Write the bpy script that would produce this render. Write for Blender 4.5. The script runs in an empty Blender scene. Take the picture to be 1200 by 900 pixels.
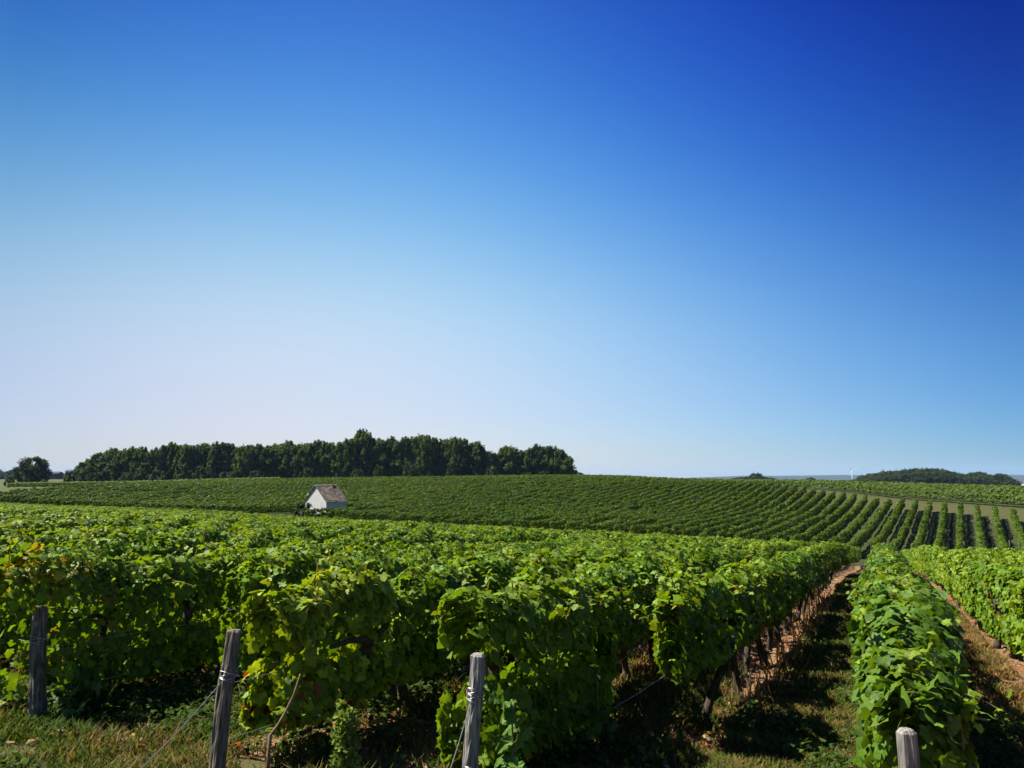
import bpy, math
import numpy as np

# ------------------------------------------------------------------ camera, sky, sun, exposure
scene = bpy.context.scene
COL = scene.collection
F_PX, PITCH, YAW = 907.0, math.radians(6.8), math.radians(25.05)   # focal length for a 1200 px wide frame
cam_d = bpy.data.cameras.new("camera"); cam = bpy.data.objects.new("camera", cam_d); COL.objects.link(cam)
cam_d.sensor_width = 36.0; cam_d.lens = F_PX / 1200 * 36.0
cam_d.clip_start = 0.05; cam_d.clip_end = 30000
cam.location = (0, 0, 0)
cam.rotation_euler = (math.radians(90) + PITCH, 0, YAW)
scene.camera = cam

SUN_AZ, SUN_EL = math.radians(-104), math.radians(53)     # azimuth clockwise from +Y
w = bpy.data.worlds.new("World"); scene.world = w; w.use_nodes = True
nt = w.node_tree; nt.nodes.clear()
sky = nt.nodes.new("ShaderNodeTexSky"); sky.sky_type = 'NISHITA'; sky.sun_disc = False
sky.sun_elevation = SUN_EL; sky.sun_rotation = SUN_AZ % (2 * math.pi)
sky.air_density = 1.0; sky.dust_density = 0.6; sky.ozone_density = 2.5; sky.altitude = 200
hsv = nt.nodes.new("ShaderNodeHueSaturation"); hsv.inputs['Saturation'].default_value = 1.15
bg = nt.nodes.new("ShaderNodeBackground"); bg.inputs['Strength'].default_value = 0.0555
wo = nt.nodes.new("ShaderNodeOutputWorld")
nt.links.new(sky.outputs[0], hsv.inputs['Color'])
# grade the sky: log gain per channel, a cubic in (sine of azimuth off the view axis, elevation); clamped outside
SKY_POLY = [[5.1147, -0.6952, -11.6546, -2.1112, -4.1184, -3.7128, -0.0353, -6.918, 3.6936, 5.0224, 2.8488, 0.3556, -2.5706, 6.3506, -7.8406], [2.4899, 0.12, -4.3686, -1.1596, -3.4406, -2.2988, -0.2788, -5.3336, 2.2372, 0.9409, 1.9713, -0.099, -0.1325, 1.6716, -4.336], [0.0658, 0.1513, 1.2005, -0.6773, 0.2738, -0.8243, -0.4561, -1.2472, -1.0688, -1.3153, 0.6983, 0.1338, -3.6303, -0.5964, -0.4289]]
_tc = nt.nodes.new("ShaderNodeTexCoord"); _sx = nt.nodes.new("ShaderNodeSeparateXYZ"); nt.links.new(_tc.outputs['Generated'], _sx.inputs[0])
def _m(op, a, b=None, c=None):
    q = nt.nodes.new("ShaderNodeMath"); q.operation = op
    for i, v in enumerate((a, b, c)):
        if v is None: continue
        if hasattr(v, 'links'): nt.links.new(v, q.inputs[i])
        else: q.inputs[i].default_value = v
    return q.outputs[0]
_h = _m('MAXIMUM', _m('SQRT', _m('ADD', _m('MULTIPLY', _sx.outputs[0], _sx.outputs[0]), _m('MULTIPLY', _sx.outputs[1], _sx.outputs[1]))), 1e-4)
_u = _m('DIVIDE', _m('ADD', _m('MULTIPLY', _sx.outputs[0], math.cos(YAW)), _m('MULTIPLY', _sx.outputs[1], math.sin(YAW))), _h)
_u = _m('MINIMUM', _m('MAXIMUM', _u, -.56), .56)
_v = _m('MINIMUM', _m('MAXIMUM', _m('ARCTAN2', _sx.outputs[2], _h), -.02), .60)
_u2 = _m('MULTIPLY', _u, _u); _v2 = _m('MULTIPLY', _v, _v)
_mon = [None, _u, _v, _u2, _m('MULTIPLY', _u, _v), _v2, _m('MULTIPLY', _u2, _u), _m('MULTIPLY', _u2, _v), _m('MULTIPLY', _u, _v2), _m('MULTIPLY', _v2, _v)]
_e = _m('EXPONENT', _m('MULTIPLY', _v, -16.0)); _mon += [_e, _m('MULTIPLY', _u, _e), _m('MULTIPLY', _m('MULTIPLY', _u2, _u2), _v), _m('MULTIPLY', _v2, _v2), _m('EXPONENT', _m('MULTIPLY', _v, -6.0))]
_cm = nt.nodes.new("ShaderNodeCombineXYZ")
for _k in range(3):
    acc = SKY_POLY[_k][0]
    for _q in range(1, 15): acc = _m('MULTIPLY_ADD', _mon[_q], SKY_POLY[_k][_q], acc)
    nt.links.new(_m('EXPONENT', acc), _cm.inputs[_k])
_s2 = nt.nodes.new("ShaderNodeVectorMath"); _s2.operation = 'MULTIPLY'; nt.links.new(_cm.outputs[0], _s2.inputs[0]); nt.links.new(hsv.outputs[0], _s2.inputs[1])
nt.links.new(_s2.outputs[0], bg.inputs[0]); nt.links.new(bg.outputs[0], wo.inputs[0])

sun_d = bpy.data.lights.new("sun", 'SUN'); sun = bpy.data.objects.new("sun", sun_d); COL.objects.link(sun)
sun_d.energy = 5.0; sun_d.angle = math.radians(0.53); sun_d.color = (1.0, 0.95, 0.86)
sun.rotation_euler = (math.radians(90) - SUN_EL, 0, math.pi - SUN_AZ)
scene.view_settings.view_transform = 'Standard'; scene.view_settings.look = 'None'
scene.view_settings.gamma = 1.0; scene.view_settings.exposure = 1.3; scene.view_settings.use_curve_mapping = False
try:
    scene.cycles.use_adaptive_sampling = True; scene.cycles.adaptive_threshold = 0.02
    scene.cycles.use_denoising = True
    scene.cycles.max_bounces = 6; scene.cycles.diffuse_bounces = 3; scene.cycles.glossy_bounces = 2
    scene.cycles.transmission_bounces = 3; scene.cycles.transparent_max_bounces = 8; scene.cycles.volume_bounces = 0
except Exception:
    pass

rng = np.random.default_rng(11)

# ------------------------------------------------------------------ helpers
def px_ray(x, y):
    v = np.array([x - 600, F_PX, -(y - 450)], float) / F_PX
    c, s = math.cos(PITCH), math.sin(PITCH)
    v = np.array([v[0], c * v[1] - s * v[2], s * v[1] + c * v[2]])
    c, s = math.cos(YAW), math.sin(YAW)
    return np.array([c * v[0] - s * v[1], s * v[0] + c * v[1], v[2]])

def at(px, py, d):
    """world point seen at photo pixel (px, py) with horizontal depth d along the view axis"""
    r = px_ray(px, py)
    c, s = math.cos(YAW), math.sin(YAW)
    dep = -s * r[0] + c * r[1]
    return r * (d / dep)

def _hash(ix, iy, iz):
    with np.errstate(over='ignore'):
        h = (ix.astype(np.int64) * 374761393 + iy.astype(np.int64) * 668265263 + iz.astype(np.int64) * 2147483647) & 0xffffffff
        h = ((h ^ (h >> 13)) * 1274126177) & 0xffffffff
        h = (h ^ (h >> 16)) & 0xffffffff
    return h / 4294967295.0

def vnoise(x, y, z=0.0):
    x = np.asarray(x, float); y = np.asarray(y, float) + 0 * x; z = np.asarray(z, float) + 0 * x
    ix, iy, iz = np.floor(x), np.floor(y), np.floor(z)
    fx, fy, fz = x - ix, y - iy, z - iz
    fx, fy, fz = fx * fx * (3 - 2 * fx), fy * fy * (3 - 2 * fy), fz * fz * (3 - 2 * fz)
    r = 0
    for a in (0, 1):
        for b in (0, 1):
            for c in (0, 1):
                wt = (fx if a else 1 - fx) * (fy if b else 1 - fy) * (fz if c else 1 - fz)
                r = r + wt * _hash(ix + a, iy + b, iz + c)
    return r

def sstep(a, b, x):
    t = np.clip((x - a) / (b - a), 0, 1)
    return t * t * (3 - 2 * t)

# ------------------------------------------------------------------ terrain height
CP = []
for X in (-110, -80, -50, -25, -8, 0, 10, 30):
    for Y in (-25, 5, 30, 58):
        z = -1.6 - 0.070 * Y + 0.0155 * max(-X, 0)
        if Y == 58:
            z -= 0.26 * max(0, 1 - abs(X) / 40) ; z += 0.18 * max(0, 1 - abs(X + 45) / 40)
        if Y == 30: z += {-25: .06, -8: .12, 0: .14, 10: .10}.get(X, 0)
        CP.append((X, Y, z))
for X, dz in ((-25, .04), (-8, .09), (0, .09), (8, .06)): CP.append((X, 15, -1.6 - 1.05 + .0155 * max(-X, 0) + dz))
def cpx(px, py, d): CP.append(tuple(at(px, py, d)))
cpx(1131, 602, 78); cpx(1131, 589, 88); cpx(1131, 581, 103); cpx(1200, 597, 78); cpx(1290, 598, 74); cpx(1220, 582, 98)
cpx(1131, 577.5, 135); cpx(1300, 582, 130)
cpx(930, 577, 108); cpx(800, 568, 146); cpx(880, 571, 150); cpx(1000, 573.5, 140); cpx(700, 563.6, 168); cpx(780, 566, 185)
cpx(560, 563.5, 182); cpx(400, 564.5, 180); cpx(250, 567, 178); cpx(100, 567.5, 190); cpx(0, 569, 195)
cpx(600, 562.3, 210); cpx(400, 562.6, 215); cpx(150, 564.5, 220); cpx(0, 566, 225); cpx(-200, 568, 200)
cpx(0, 579, 115); cpx(0, 573, 158); cpx(160, 578, 120); cpx(160, 571.5, 160); cpx(-200, 580, 120)
cpx(381, 605, 88); cpx(560, 612, 86); cpx(750, 622, 74); cpx(400, 585, 125); cpx(600, 585, 120); cpx(800, 592, 105); cpx(950, 610, 85)
CP.append((2, 62.5, -6.1)); CP.append((14, 62, -6.1)); CP.append((30, 64, -6.0))
for px in (0, 300, 600, 900, 1200, 1500):
    p = at(px, 560, 330); CP.append((p[0], p[1], -1.2 if px < 700 else -5.0))
    p = at(px, 560, 450); CP.append((p[0], p[1], -1.5 if px < 700 else -8.0))
CP = np.array(CP); _S = 100.0
def _U(r2): return np.where(r2 > 1e-12, 0.5 * r2 * np.log(r2 + 1e-12), 0)
def _tps():
    P = CP[:, :2] / _S; n = len(P)
    D = ((P[:, None] - P[None]) ** 2).sum(-1)
    K = _U(D) + np.eye(n) * 2e-4
    A = np.zeros((n + 3, n + 3)); A[:n, :n] = K; A[:n, n] = 1; A[:n, n + 1:] = P; A[n, :n] = 1; A[n + 1:, :n] = P.T
    b = np.zeros(n + 3); b[:n] = CP[:, 2]
    return P, np.linalg.solve(A, b)
_TP, _TW = _tps()
def gz(x, y):
    x = np.atleast_1d(np.asarray(x, float)); y = np.atleast_1d(np.asarray(y, float)) + 0 * x
    sh = x.shape; xf = x.ravel(); yf = y.ravel()
    r = np.hypot(xf, yf)
    cl = np.minimum(1, 430 / np.maximum(r, 1)); xt, yt = xf * cl / _S, yf * cl / _S
    z = _TW[-3] + _TW[-2] * xt + _TW[-1] * yt
    for i in range(len(_TP)):
        z = z + _TW[i] * _U((xt - _TP[i, 0]) ** 2 + (yt - _TP[i, 1]) ** 2)
    az = np.degrees(np.arctan2(xf, yf)) + 25.05           # azimuth from the view axis
    ridge = np.interp(az, [-90, -40, -34, -20, 12.5, 15, 17, 24, 30, 34, 60], [6, 6, 4, -12, -12, -2, 4, 7, 6, 8, 8])
    ridge = ridge + 3.5 * (vnoise(az * 0.5, 3.3) - .5) + 2.0 * (vnoise(az * 2.3, 9.1) - .5)
    prof = np.interp(r, [0, 600, 1500, 2800, 4200, 5200, 5600, 9000], [-6, -9, -26, -40, -40, 0, 0, -10])
    k = sstep(4300, 5300, r)
    prof = prof * (1 - k) + ridge * k
    prof = np.where(r > 5600, ridge - (r - 5600) * 0.02, prof)
    # low tan rise at the right edge
    prof = prof + 24.0 * np.exp(-((az - 35.2) / 2.6) ** 2) * np.exp(-((r - 1500) / 420) ** 2) 
    t = sstep(380, 700, r)
    z = z * (1 - t) + prof * t
    # behind the camera keep it level
    return z.reshape(sh)
def g1(x, y): return float(gz(x, y)[0])

# ------------------------------------------------------------------ mesh building
def make_mesh(name, V, faces_idx, loop_counts, mat, tint=None, smooth=False):
    me = bpy.data.meshes.new(name)
    V = np.ascontiguousarray(V, dtype=np.float32); L = np.ascontiguousarray(faces_idx, dtype=np.int32).ravel()
    lc = np.ascontiguousarray(loop_counts, dtype=np.int32)
    me.vertices.add(len(V)); me.vertices.foreach_set("co", V.ravel())
    me.loops.add(len(L)); me.loops.foreach_set("vertex_index", L)
    me.polygons.add(len(lc))
    st = np.zeros(len(lc), np.int32); st[1:] = np.cumsum(lc)[:-1]
    me.polygons.foreach_set("loop_start", st); me.polygons.foreach_set("loop_total", lc)
    me.polygons.foreach_set("use_smooth", np.full(len(lc), smooth, dtype=bool))
    me.update(calc_edges=True)
    if tint is not None:
        a = me.attributes.new("tint", 'FLOAT_COLOR', 'POINT')
        c = np.ones((len(V), 4), np.float32); c[:, :3] = tint
        a.data.foreach_set("color", c.ravel())
    me.materials.append(mat)
    return me

def link(name, me, parent=None, loc=None):
    o = bpy.data.objects.new(name, me); COL.objects.link(o)
    if parent is not None: o.parent = parent
    if loc is not None: o.location = loc
    return o
def empty(name, loc=(0, 0, 0)):
    o = bpy.data.objects.new(name, None); COL.objects.link(o); o.location = loc; return o
def tag(o, label=None, cat=None, group=None, kind=None):
    if label: o['label'] = label
    if cat: o['category'] = cat
    if group: o['group'] = group
    if kind: o['kind'] = kind
    return o

class MB:
    """collects polygons for one mesh"""
    def __init__(s): s.v = []; s.f = []
    def add(s, vs, fs):
        b = len(s.v); s.v += [tuple(map(float, p)) for p in vs]; s.f += [tuple(b + i for i in f) for f in fs]
    def box(s, lo, hi):
        (a, b, c), (d, e, f) = lo, hi
        s.add([(a, b, c), (d, b, c), (d, e, c), (a, e, c), (a, b, f), (d, b, f), (d, e, f), (a, e, f)],
              [(0, 3, 2, 1), (4, 5, 6, 7), (0, 1, 5, 4), (1, 2, 6, 5), (2, 3, 7, 6), (3, 0, 4, 7)])
    def tube(s, pts, rad, n=8, rough=0.0, seed=0, cap=True):
        pts = np.array(pts, float); m = len(pts); rad = np.broadcast_to(np.array(rad, float), (m,))
        r = np.random.default_rng(seed)
        ang = np.linspace(0, 2 * np.pi, n, endpoint=False); base = len(s.v)
        prof = 1 + rough * (r.random(n) - .5)
        up = np.array([0, 0, 1.0]); vs = []
        for i in range(m):
            t = pts[min(i + 1, m - 1)] - pts[max(i - 1, 0)]; t /= np.linalg.norm(t) + 1e-9
            ref = np.array([1.0, 0, 0]) if abs(t[0]) < .8 else np.array([0, 1.0, 0])
            u = np.cross(t, ref); u /= np.linalg.norm(u); v = np.cross(t, u)
            rr = rad[i] * prof * (1 + rough * .5 * (r.random(n) - .5))
            for k in range(n): vs.append(pts[i] + rr[k] * (math.cos(ang[k]) * u + math.sin(ang[k]) * v))
        fs = []
        for i in range(m - 1):
            for k in range(n):
                a = i * n + k; b = i * n + (k + 1) % n; fs.append((a, b, b + n, a + n))
        if cap:
            fs.append(tuple(range(n))[::-1]); fs.append(tuple((m - 1) * n + k for k in range(n)))
        s.add(vs, fs)
    def build(s, name, mat, parent=None, smooth=False, loc=None, **kw):
        me = bpy.data.meshes.new(name); me.from_pydata(s.v, [], s.f); me.update()
        if smooth:
            me.polygons.foreach_set("use_smooth", np.ones(len(me.polygons), bool))
        me.materials.append(mat)
        return link(name, me, parent, loc)

# ------------------------------------------------------------------ materials
def new_mat(name):
    m = bpy.data.materials.new(name); m.use_nodes = True; n = m.node_tree; n.nodes.clear()
    out = n.nodes.new("ShaderNodeOutputMaterial"); return m, n, out
def N(n, t, **kw):
    x = n.nodes.new(t)
    for k, v in kw.items():
        if k in x.inputs: x.inputs[k].default_value = v
        else: setattr(x, k, v)
    return x
def mixc(n, fac, a, b, blend='MIX'):
    m = n.nodes.new("ShaderNodeMix"); m.data_type = 'RGBA'; m.blend_type = blend
    for s, v in ((m.inputs[0], fac), (m.inputs[6], a), (m.inputs[7], b)):
        if hasattr(v, 'links'): n.links.new(v, s)
        else: s.default_value = v
    return m.outputs[2]

def leaf_material(name, rough=0.42, trans=0.38, tcol=(1.9, 1.75, 0.45), spec=0.5):
    m, n, out = new_mat(name)
    at_ = N(n, "ShaderNodeAttribute", attribute_name="tint")
    tc = N(n, "ShaderNodeTexCoord"); nz = N(n, "ShaderNodeTexNoise"); nz.inputs['Scale'].default_value = 45
    n.links.new(tc.outputs['Object'], nz.inputs['Vector'])
    ramp = N(n, "ShaderNodeMapRange"); ramp.inputs['To Min'].default_value = .57; ramp.inputs['To Max'].default_value = .97
    n.links.new(nz.outputs['Fac'], ramp.inputs['Value'])
    vm = N(n, "ShaderNodeVectorMath", operation='SCALE'); n.links.new(at_.outputs['Color'], vm.inputs[0]); n.links.new(ramp.outputs[0], vm.inputs['Scale'])
    p = N(n, "ShaderNodeBsdfPrincipled"); p.inputs['Roughness'].default_value = rough
    p.inputs['Specular IOR Level'].default_value = spec
    n.links.new(vm.outputs[0], p.inputs['Base Color'])
    bp = N(n, 'ShaderNodeBump'); bp.inputs['Strength'].default_value = .55; bp.inputs['Distance'].default_value = .012; n.links.new(nz.outputs['Fac'], bp.inputs['Height']); n.links.new(bp.outputs[0], p.inputs['Normal'])
    v2 = N(n, "ShaderNodeVectorMath", operation='MULTIPLY'); n.links.new(vm.outputs[0], v2.inputs[0]); v2.inputs[1].default_value = tcol
    tr = N(n, "ShaderNodeBsdfTranslucent"); n.links.new(v2.outputs[0], tr.inputs['Color'])
    mx = N(n, "ShaderNodeMixShader"); mx.inputs[0].default_value = trans
    n.links.new(p.outputs[0], mx.inputs[1]); n.links.new(tr.outputs[0], mx.inputs[2]); n.links.new(mx.outputs[0], out.inputs['Surface'])
    return m
M_LEAF = leaf_material("vine_leaf", rough=.55, spec=.2, trans=.29, tcol=(1.9, 1.7, .35))
M_TREE = leaf_material("tree_leaf", rough=.7, trans=.26, tcol=(1.4, 1.6, .45), spec=.1)
M_GRASS = leaf_material("grass_blade", rough=.75, trans=.35, tcol=(1.4, 1.35, .5), spec=.1)

def rough_material(name, c1, c2, scale=8, rough=.85, bump=.4, stretch=(1, 1, 1), detail=8, c3=None):
    c1 = tuple(.74 * v for v in c1); c2 = tuple(.74 * v for v in c2); c3 = tuple(.74 * v for v in c3) if c3 else None
    m, n, out = new_mat(name)
    tc = N(n, "ShaderNodeTexCoord"); mp = N(n, "ShaderNodeMapping"); mp.inputs['Scale'].default_value = stretch
    n.links.new(tc.outputs['Object'], mp.inputs[0])
    nz = N(n, "ShaderNodeTexNoise"); nz.inputs['Scale'].default_value = scale; nz.inputs['Detail'].default_value = detail
    n.links.new(mp.outputs[0], nz.inputs['Vector'])
    r = N(n, "ShaderNodeMapRange"); r.inputs['From Min'].default_value = .35; r.inputs['From Max'].default_value = .65
    n.links.new(nz.outputs['Fac'], r.inputs['Value'])
    col = mixc(n, r.outputs[0], (*c1, 1), (*c2, 1))
    if c3:
        n2 = N(n, "ShaderNodeTexNoise"); n2.inputs['Scale'].default_value = scale * .3; n.links.new(tc.outputs['Object'], n2.inputs['Vector'])
        r2 = N(n, "ShaderNodeMapRange"); r2.inputs['From Min'].default_value = .52; r2.inputs['From Max'].default_value = .66
        n.links.new(n2.outputs['Fac'], r2.inputs['Value']); col = mixc(n, r2.outputs[0], col, (*c3, 1))
    p = N(n, "ShaderNodeBsdfPrincipled"); p.inputs['Roughness'].default_value = rough; n.links.new(col, p.inputs['Base Color'])
    p.inputs['Specular IOR Level'].default_value = .3
    b = N(n, "ShaderNodeBump"); b.inputs['Strength'].default_value = bump; b.inputs['Distance'].default_value = .01
    n.links.new(nz.outputs['Fac'], b.inputs['Height']); n.links.new(b.outputs[0], p.inputs['Normal'])
    n.links.new(p.outputs[0], out.inputs['Surface']); return m
M_POST = rough_material("weathered_wood", (.065, .055, .035), (.25, .225, .16), scale=26, stretch=(3, 3, .25), bump=1.0)
M_POST_PALE = rough_material('bleached_wood', (.12, .11, .09), (.42, .40, .35), scale=26, stretch=(3, 3, .25), bump=1.0)
M_BARK = rough_material("vine_bark", (.025, .018, .012), (.10, .075, .05), scale=30, stretch=(2, 2, .4), bump=1.0)
M_TBARK = rough_material("tree_bark", (.04, .032, .025), (.10, .085, .07), scale=6, bump=.6)
M_CANE = rough_material("vine_cane", (.16, .09, .05), (.30, .20, .12), scale=20)
M_WIRE, _n, _o = new_mat("galvanised_wire"); _p = N(_n, "ShaderNodeBsdfPrincipled"); _p.inputs['Base Color'].default_value = (.35, .34, .33, 1)
_p.inputs['Metallic'].default_value = .7; _p.inputs['Roughness'].default_value = .45; _n.links.new(_p.outputs[0], _o.inputs['Surface'])
M_RENDER = rough_material("lime_render", (.50, .485, .46), (.62, .605, .575), scale=3, rough=.95, bump=.3)
M_TILE = rough_material("old_roof_tile", (.05, .038, .028), (.26, .20, .15), scale=2.6, rough=.9, bump=.6, c3=(.11, .10, .085))
M_TILE_O = rough_material("orange_tile", (.35, .09, .04), (.50, .15, .06), scale=6)
M_METAL_B = rough_material("blue_sheet_metal", (.05, .08, .20), (.07, .10, .25), scale=2, rough=.5)
M_METAL_W = rough_material("pale_sheet_metal", (.45, .50, .55), (.58, .62, .66), scale=2, rough=.5)
M_DARKROOF = rough_material("dark_roof", (.05, .035, .04), (.09, .06, .065), scale=2)
M_WHITE = rough_material("white_paint", (.78, .78, .78), (.85, .85, .85), scale=1, rough=.4, bump=0)
M_DARK = rough_material("dark_opening", (.02, .02, .02), (.03, .03, .03), scale=1)

# ground: colour comes from per-vertex cover weights (R dry litter, G green grass, B tan field, none: soil) and noise; low alpha paints shade into second-field aisles and dark forest on far hills
def ground_material():
    m, n, out = new_mat("ground_cover")
    at_ = N(n, "ShaderNodeAttribute", attribute_name="cover"); sp = N(n, "ShaderNodeSeparateColor"); n.links.new(at_.outputs['Color'], sp.inputs[0])
    tc = N(n, "ShaderNodeTexCoord")
    def noise(s, d=8):
        z = N(n, "ShaderNodeTexNoise"); z.inputs['Scale'].default_value = s; z.inputs['Detail'].default_value = d; z.inputs['Roughness'].default_value = .65
        n.links.new(tc.outputs['Object'], z.inputs['Vector']); return z.outputs['Fac']
    def rng_(v, a, b):
        r = N(n, "ShaderNodeMapRange"); r.inputs['From Min'].default_value = a; r.inputs['From Max'].default_value = b; n.links.new(v, r.inputs['Value']); return r.outputs[0]
    fine, mid, big = noise(38), noise(5), noise(.5)
    soil = mixc(n, rng_(fine, .3, .7), (.11, .065, .035, 1), (.24, .155, .09, 1))
    dry = mixc(n, rng_(fine, .35, .65), (.16, .075, .03, 1), (.42, .26, .14, 1)); dry = mixc(n, rng_(mid, .5, .7), dry, (.30, .15, .05, 1))
    green = mixc(n, rng_(fine, .3, .7), (.028, .048, .010, 1), (.080, .115, .022, 1)); green = mixc(n, rng_(mid, .45, .7), green, (.14, .115, .04, 1))
    tan = mixc(n, rng_(big, .3, .7), (.30, .22, .13, 1), (.38, .29, .18, 1))
    def wt(ch, nz_, k=.5):
        a = N(n, "ShaderNodeMath", operation='ADD'); n.links.new(sp.outputs[ch], a.inputs[0])
        b = N(n, "ShaderNodeMath", operation='MULTIPLY_ADD'); n.links.new(nz_, b.inputs[0]); b.inputs[1].default_value = 1.6 * k; b.inputs[2].default_value = -.8 * k
        n.links.new(b.outputs[0], a.inputs[1]); return rng_(a.outputs[0], .35, .65)
    c = mixc(n, wt(0, mid), soil, dry); c = mixc(n, wt(1, mid), c, green); c = mixc(n, rng_(sp.outputs[2], .4, .6), c, tan); c = mixc(n, at_.outputs['Alpha'], (.034, .044, .016, 1), c)  # alpha mix: dark green painted in for aisle shadow, and for far forest
    _al = N(n, 'ShaderNodeVectorMath', operation='SCALE'); _al.inputs['Scale'].default_value = .76; n.links.new(c, _al.inputs[0]); c = _al.outputs[0]
    p = N(n, "ShaderNodeBsdfPrincipled"); p.inputs['Roughness'].default_value = .95; p.inputs['Specular IOR Level'].default_value = .15
    n.links.new(c, p.inputs['Base Color'])
    b = N(n, "ShaderNodeBump"); b.inputs['Strength'].default_value = .8; b.inputs['Distance'].default_value = .04
    n.links.new(fine, b.inputs['Height']); n.links.new(b.outputs[0], p.inputs['Normal']); n.links.new(p.outputs[0], out.inputs['Surface']); return m
M_GROUND = ground_material()

# ------------------------------------------------------------------ vineyard layout
ROWX = {'B': 0.10, 'A': -1.40, 'C': -2.50, 'D': -3.65, 'E': -4.80, 'F': -5.95, 'R3': 1.55, 'R4': 2.85}
near_rows = [2.85 + 1.25 * k for k in range(7, 0, -1)] + [2.85, 1.55, 0.10, -1.40, -2.50, -3.65, -4.80, -5.95] + [-5.95 - 1.70 * k for k in range(1, 56)]
near_rows = np.array(near_rows)
Y_END = 58.0
A2 = math.radians(5.3); U2 = np.array([math.sin(A2), math.cos(A2)]); V2 = np.array([-math.cos(A2), math.sin(A2)])   # second field
PATH_P, PATH_D = np.array([13.0, 84.0]), np.array([-46.0, 62.0]); PATH_D = PATH_D / np.linalg.norm(PATH_D)
PATH_N = np.array([PATH_D[1], -PATH_D[0]])    # towards the far side (up, right)
if PATH_N[1] < 0: PATH_N = -PATH_N

# ------------------------------------------------------------------ ground sheet
def graded(fine_lo, fine_hi, step, lo, hi, g=1.09):
    a = list(np.arange(fine_lo, fine_hi + 1e-6, step))
    s, x = step, a[-1]
    while x < hi: s *= g; x += s; a.append(x)
    s, x = step, a[0]; pre = []
    while x > lo: s *= g; x -= s; pre.append(x)
    return np.array(pre[::-1] + a)
gx = graded(-8, 6, .14, -7500, 7500, 1.035); gy = graded(1.5, 16, .14, -1500, 7500, 1.025)
GX, GY = np.meshgrid(gx, gy); GZ = gz(GX, GY)
near_w = sstep(60, 20, np.hypot(GX, GY))
GZ = GZ + near_w * (.05 * (vnoise(GX * 2.1, GY * 2.1) - .5) + .03 * (vnoise(GX * 7, GY * 7) - .5)) - .01
def row_dist(x):
    return np.abs(x[..., None] - near_rows[None, :16]).min(-1)
rd = row_dist(GX)
dry = .75 * sstep(.75, .25, rd) + .25 * (GX > .3) * (GY > 2)
green = .70 * sstep(.25, .70, rd) * np.where(GX > .3, .55, 1.0)
head = (GY < 4.2) & (GX < -2)
green = np.where(head, .55, green); dry = np.where(head, .5, dry)
R_ = np.hypot(GX, GY); AZ_ = np.degrees(np.arctan2(GX, GY)) + 25.05
pathd = (GX - PATH_P[0]) * PATH_N[0] + (GY - PATH_P[1]) * PATH_N[1]
far = GY > Y_END - 1
dry = np.where(far, .35, dry); green = np.where(far, .68 + .2 * vnoise(GX * .1, GY * .1), green)
green = np.where(far & (GY < Y_END + 5), .75, green)
pm = far * sstep(-5, -1, pathd) * sstep(9, 4, pathd)          # soft weight of the dry path
green = green + (.62 - green) * pm; dry = dry + (.6 - dry) * pm
mead = far & (R_ > 135) & (AZ_ < -22)
green = np.where(mead, .72, green); dry = np.where(mead, .6, dry)
green = np.where(R_ > 600, .8, green)
tan = ((np.abs(AZ_ - 36) < 4.6) & (R_ > 900) & (R_ < 2300)).astype(float)
ny, nx = GX.shape
idx = np.arange(ny * nx).reshape(ny, nx)
Fq = np.stack([idx[:-1, :-1], idx[:-1, 1:], idx[1:, 1:], idx[1:, :-1]], -1).reshape(-1, 4)
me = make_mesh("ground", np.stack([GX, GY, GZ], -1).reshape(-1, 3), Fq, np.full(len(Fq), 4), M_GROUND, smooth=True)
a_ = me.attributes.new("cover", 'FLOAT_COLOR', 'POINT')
a_.data.foreach_set("color", np.stack([dry, green, tan, np.where(R_ > 3500, 0, np.where(far & (R_ < 260) & ~mead, .30 + .36 * pm, 1.0))], -1).astype(np.float32).ravel())  # low alpha puts row shadow into the second field's ground colour; zero is forest
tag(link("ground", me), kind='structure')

# ------------------------------------------------------------------ leaves
_half = [(.20, -.15), (.42, -.08), (.38, .15), (.60, .40), (.36, .50), (.27, .74)]
RIM = [(0, .03)] + _half + [(0, .98)] + [(-x, y) for x, y in _half[::-1]]
L0 = np.array([(0, .34)] + RIM); L0F = np.array([(0, 1 + i, 1 + (i + 1) % len(RIM)) for i in range(len(RIM))])
L1 = np.array([(0, 0), (.45, -.06), (.56, .45), (0, .98), (-.56, .45), (-.45, -.06)]); L1F = np.array([(0, 1, 2), (0, 2, 3), (0, 3, 4), (0, 4, 5)])
L2 = np.array([(0, -.05), (.5, .4), (0, .95), (-.5, .4)]); L2F = np.array([(0, 1, 2), (0, 2, 3)])
LODS = [(L0, L0F), (L1, L1F), (L2, L2F)]

def leaf_geo(P, Nn, T, size, tint, lod, curl=None):
    """P centres, Nn normals, T tip directions (n,3); returns V, F, tint per vertex"""
    n = len(P)
    if n == 0: return np.zeros((0, 3)), np.zeros((0, 3), int), np.zeros((0, 3))
    base, F = LODS[lod]
    Nn = Nn / (np.linalg.norm(Nn, axis=1, keepdims=True) + 1e-9)
    T = T - (T * Nn).sum(1, keepdims=True) * Nn; T = T / (np.linalg.norm(T, axis=1, keepdims=True) + 1e-9)
    S = np.cross(T, Nn)
    if curl is None: curl = rng.normal(.25, .22, n)
    x = base[None, :, 0]; y = base[None, :, 1] - .35
    z = -curl[:, None] * (np.abs(x) * .9 + y * y * .8) + .045 * rng.normal(0, 1, (n, base.shape[0])) * (lod == 0)
    V = P[:, None] + size[:, None, None] * (x[..., None] * S[:, None] + y[..., None] * T[:, None] + z[..., None] * Nn[:, None])
    Fi = F[None] + (np.arange(n) * len(base))[:, None, None]
    return V.reshape(-1, 3), Fi.reshape(-1, 3), np.repeat(tint, len(base), 0)

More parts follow.
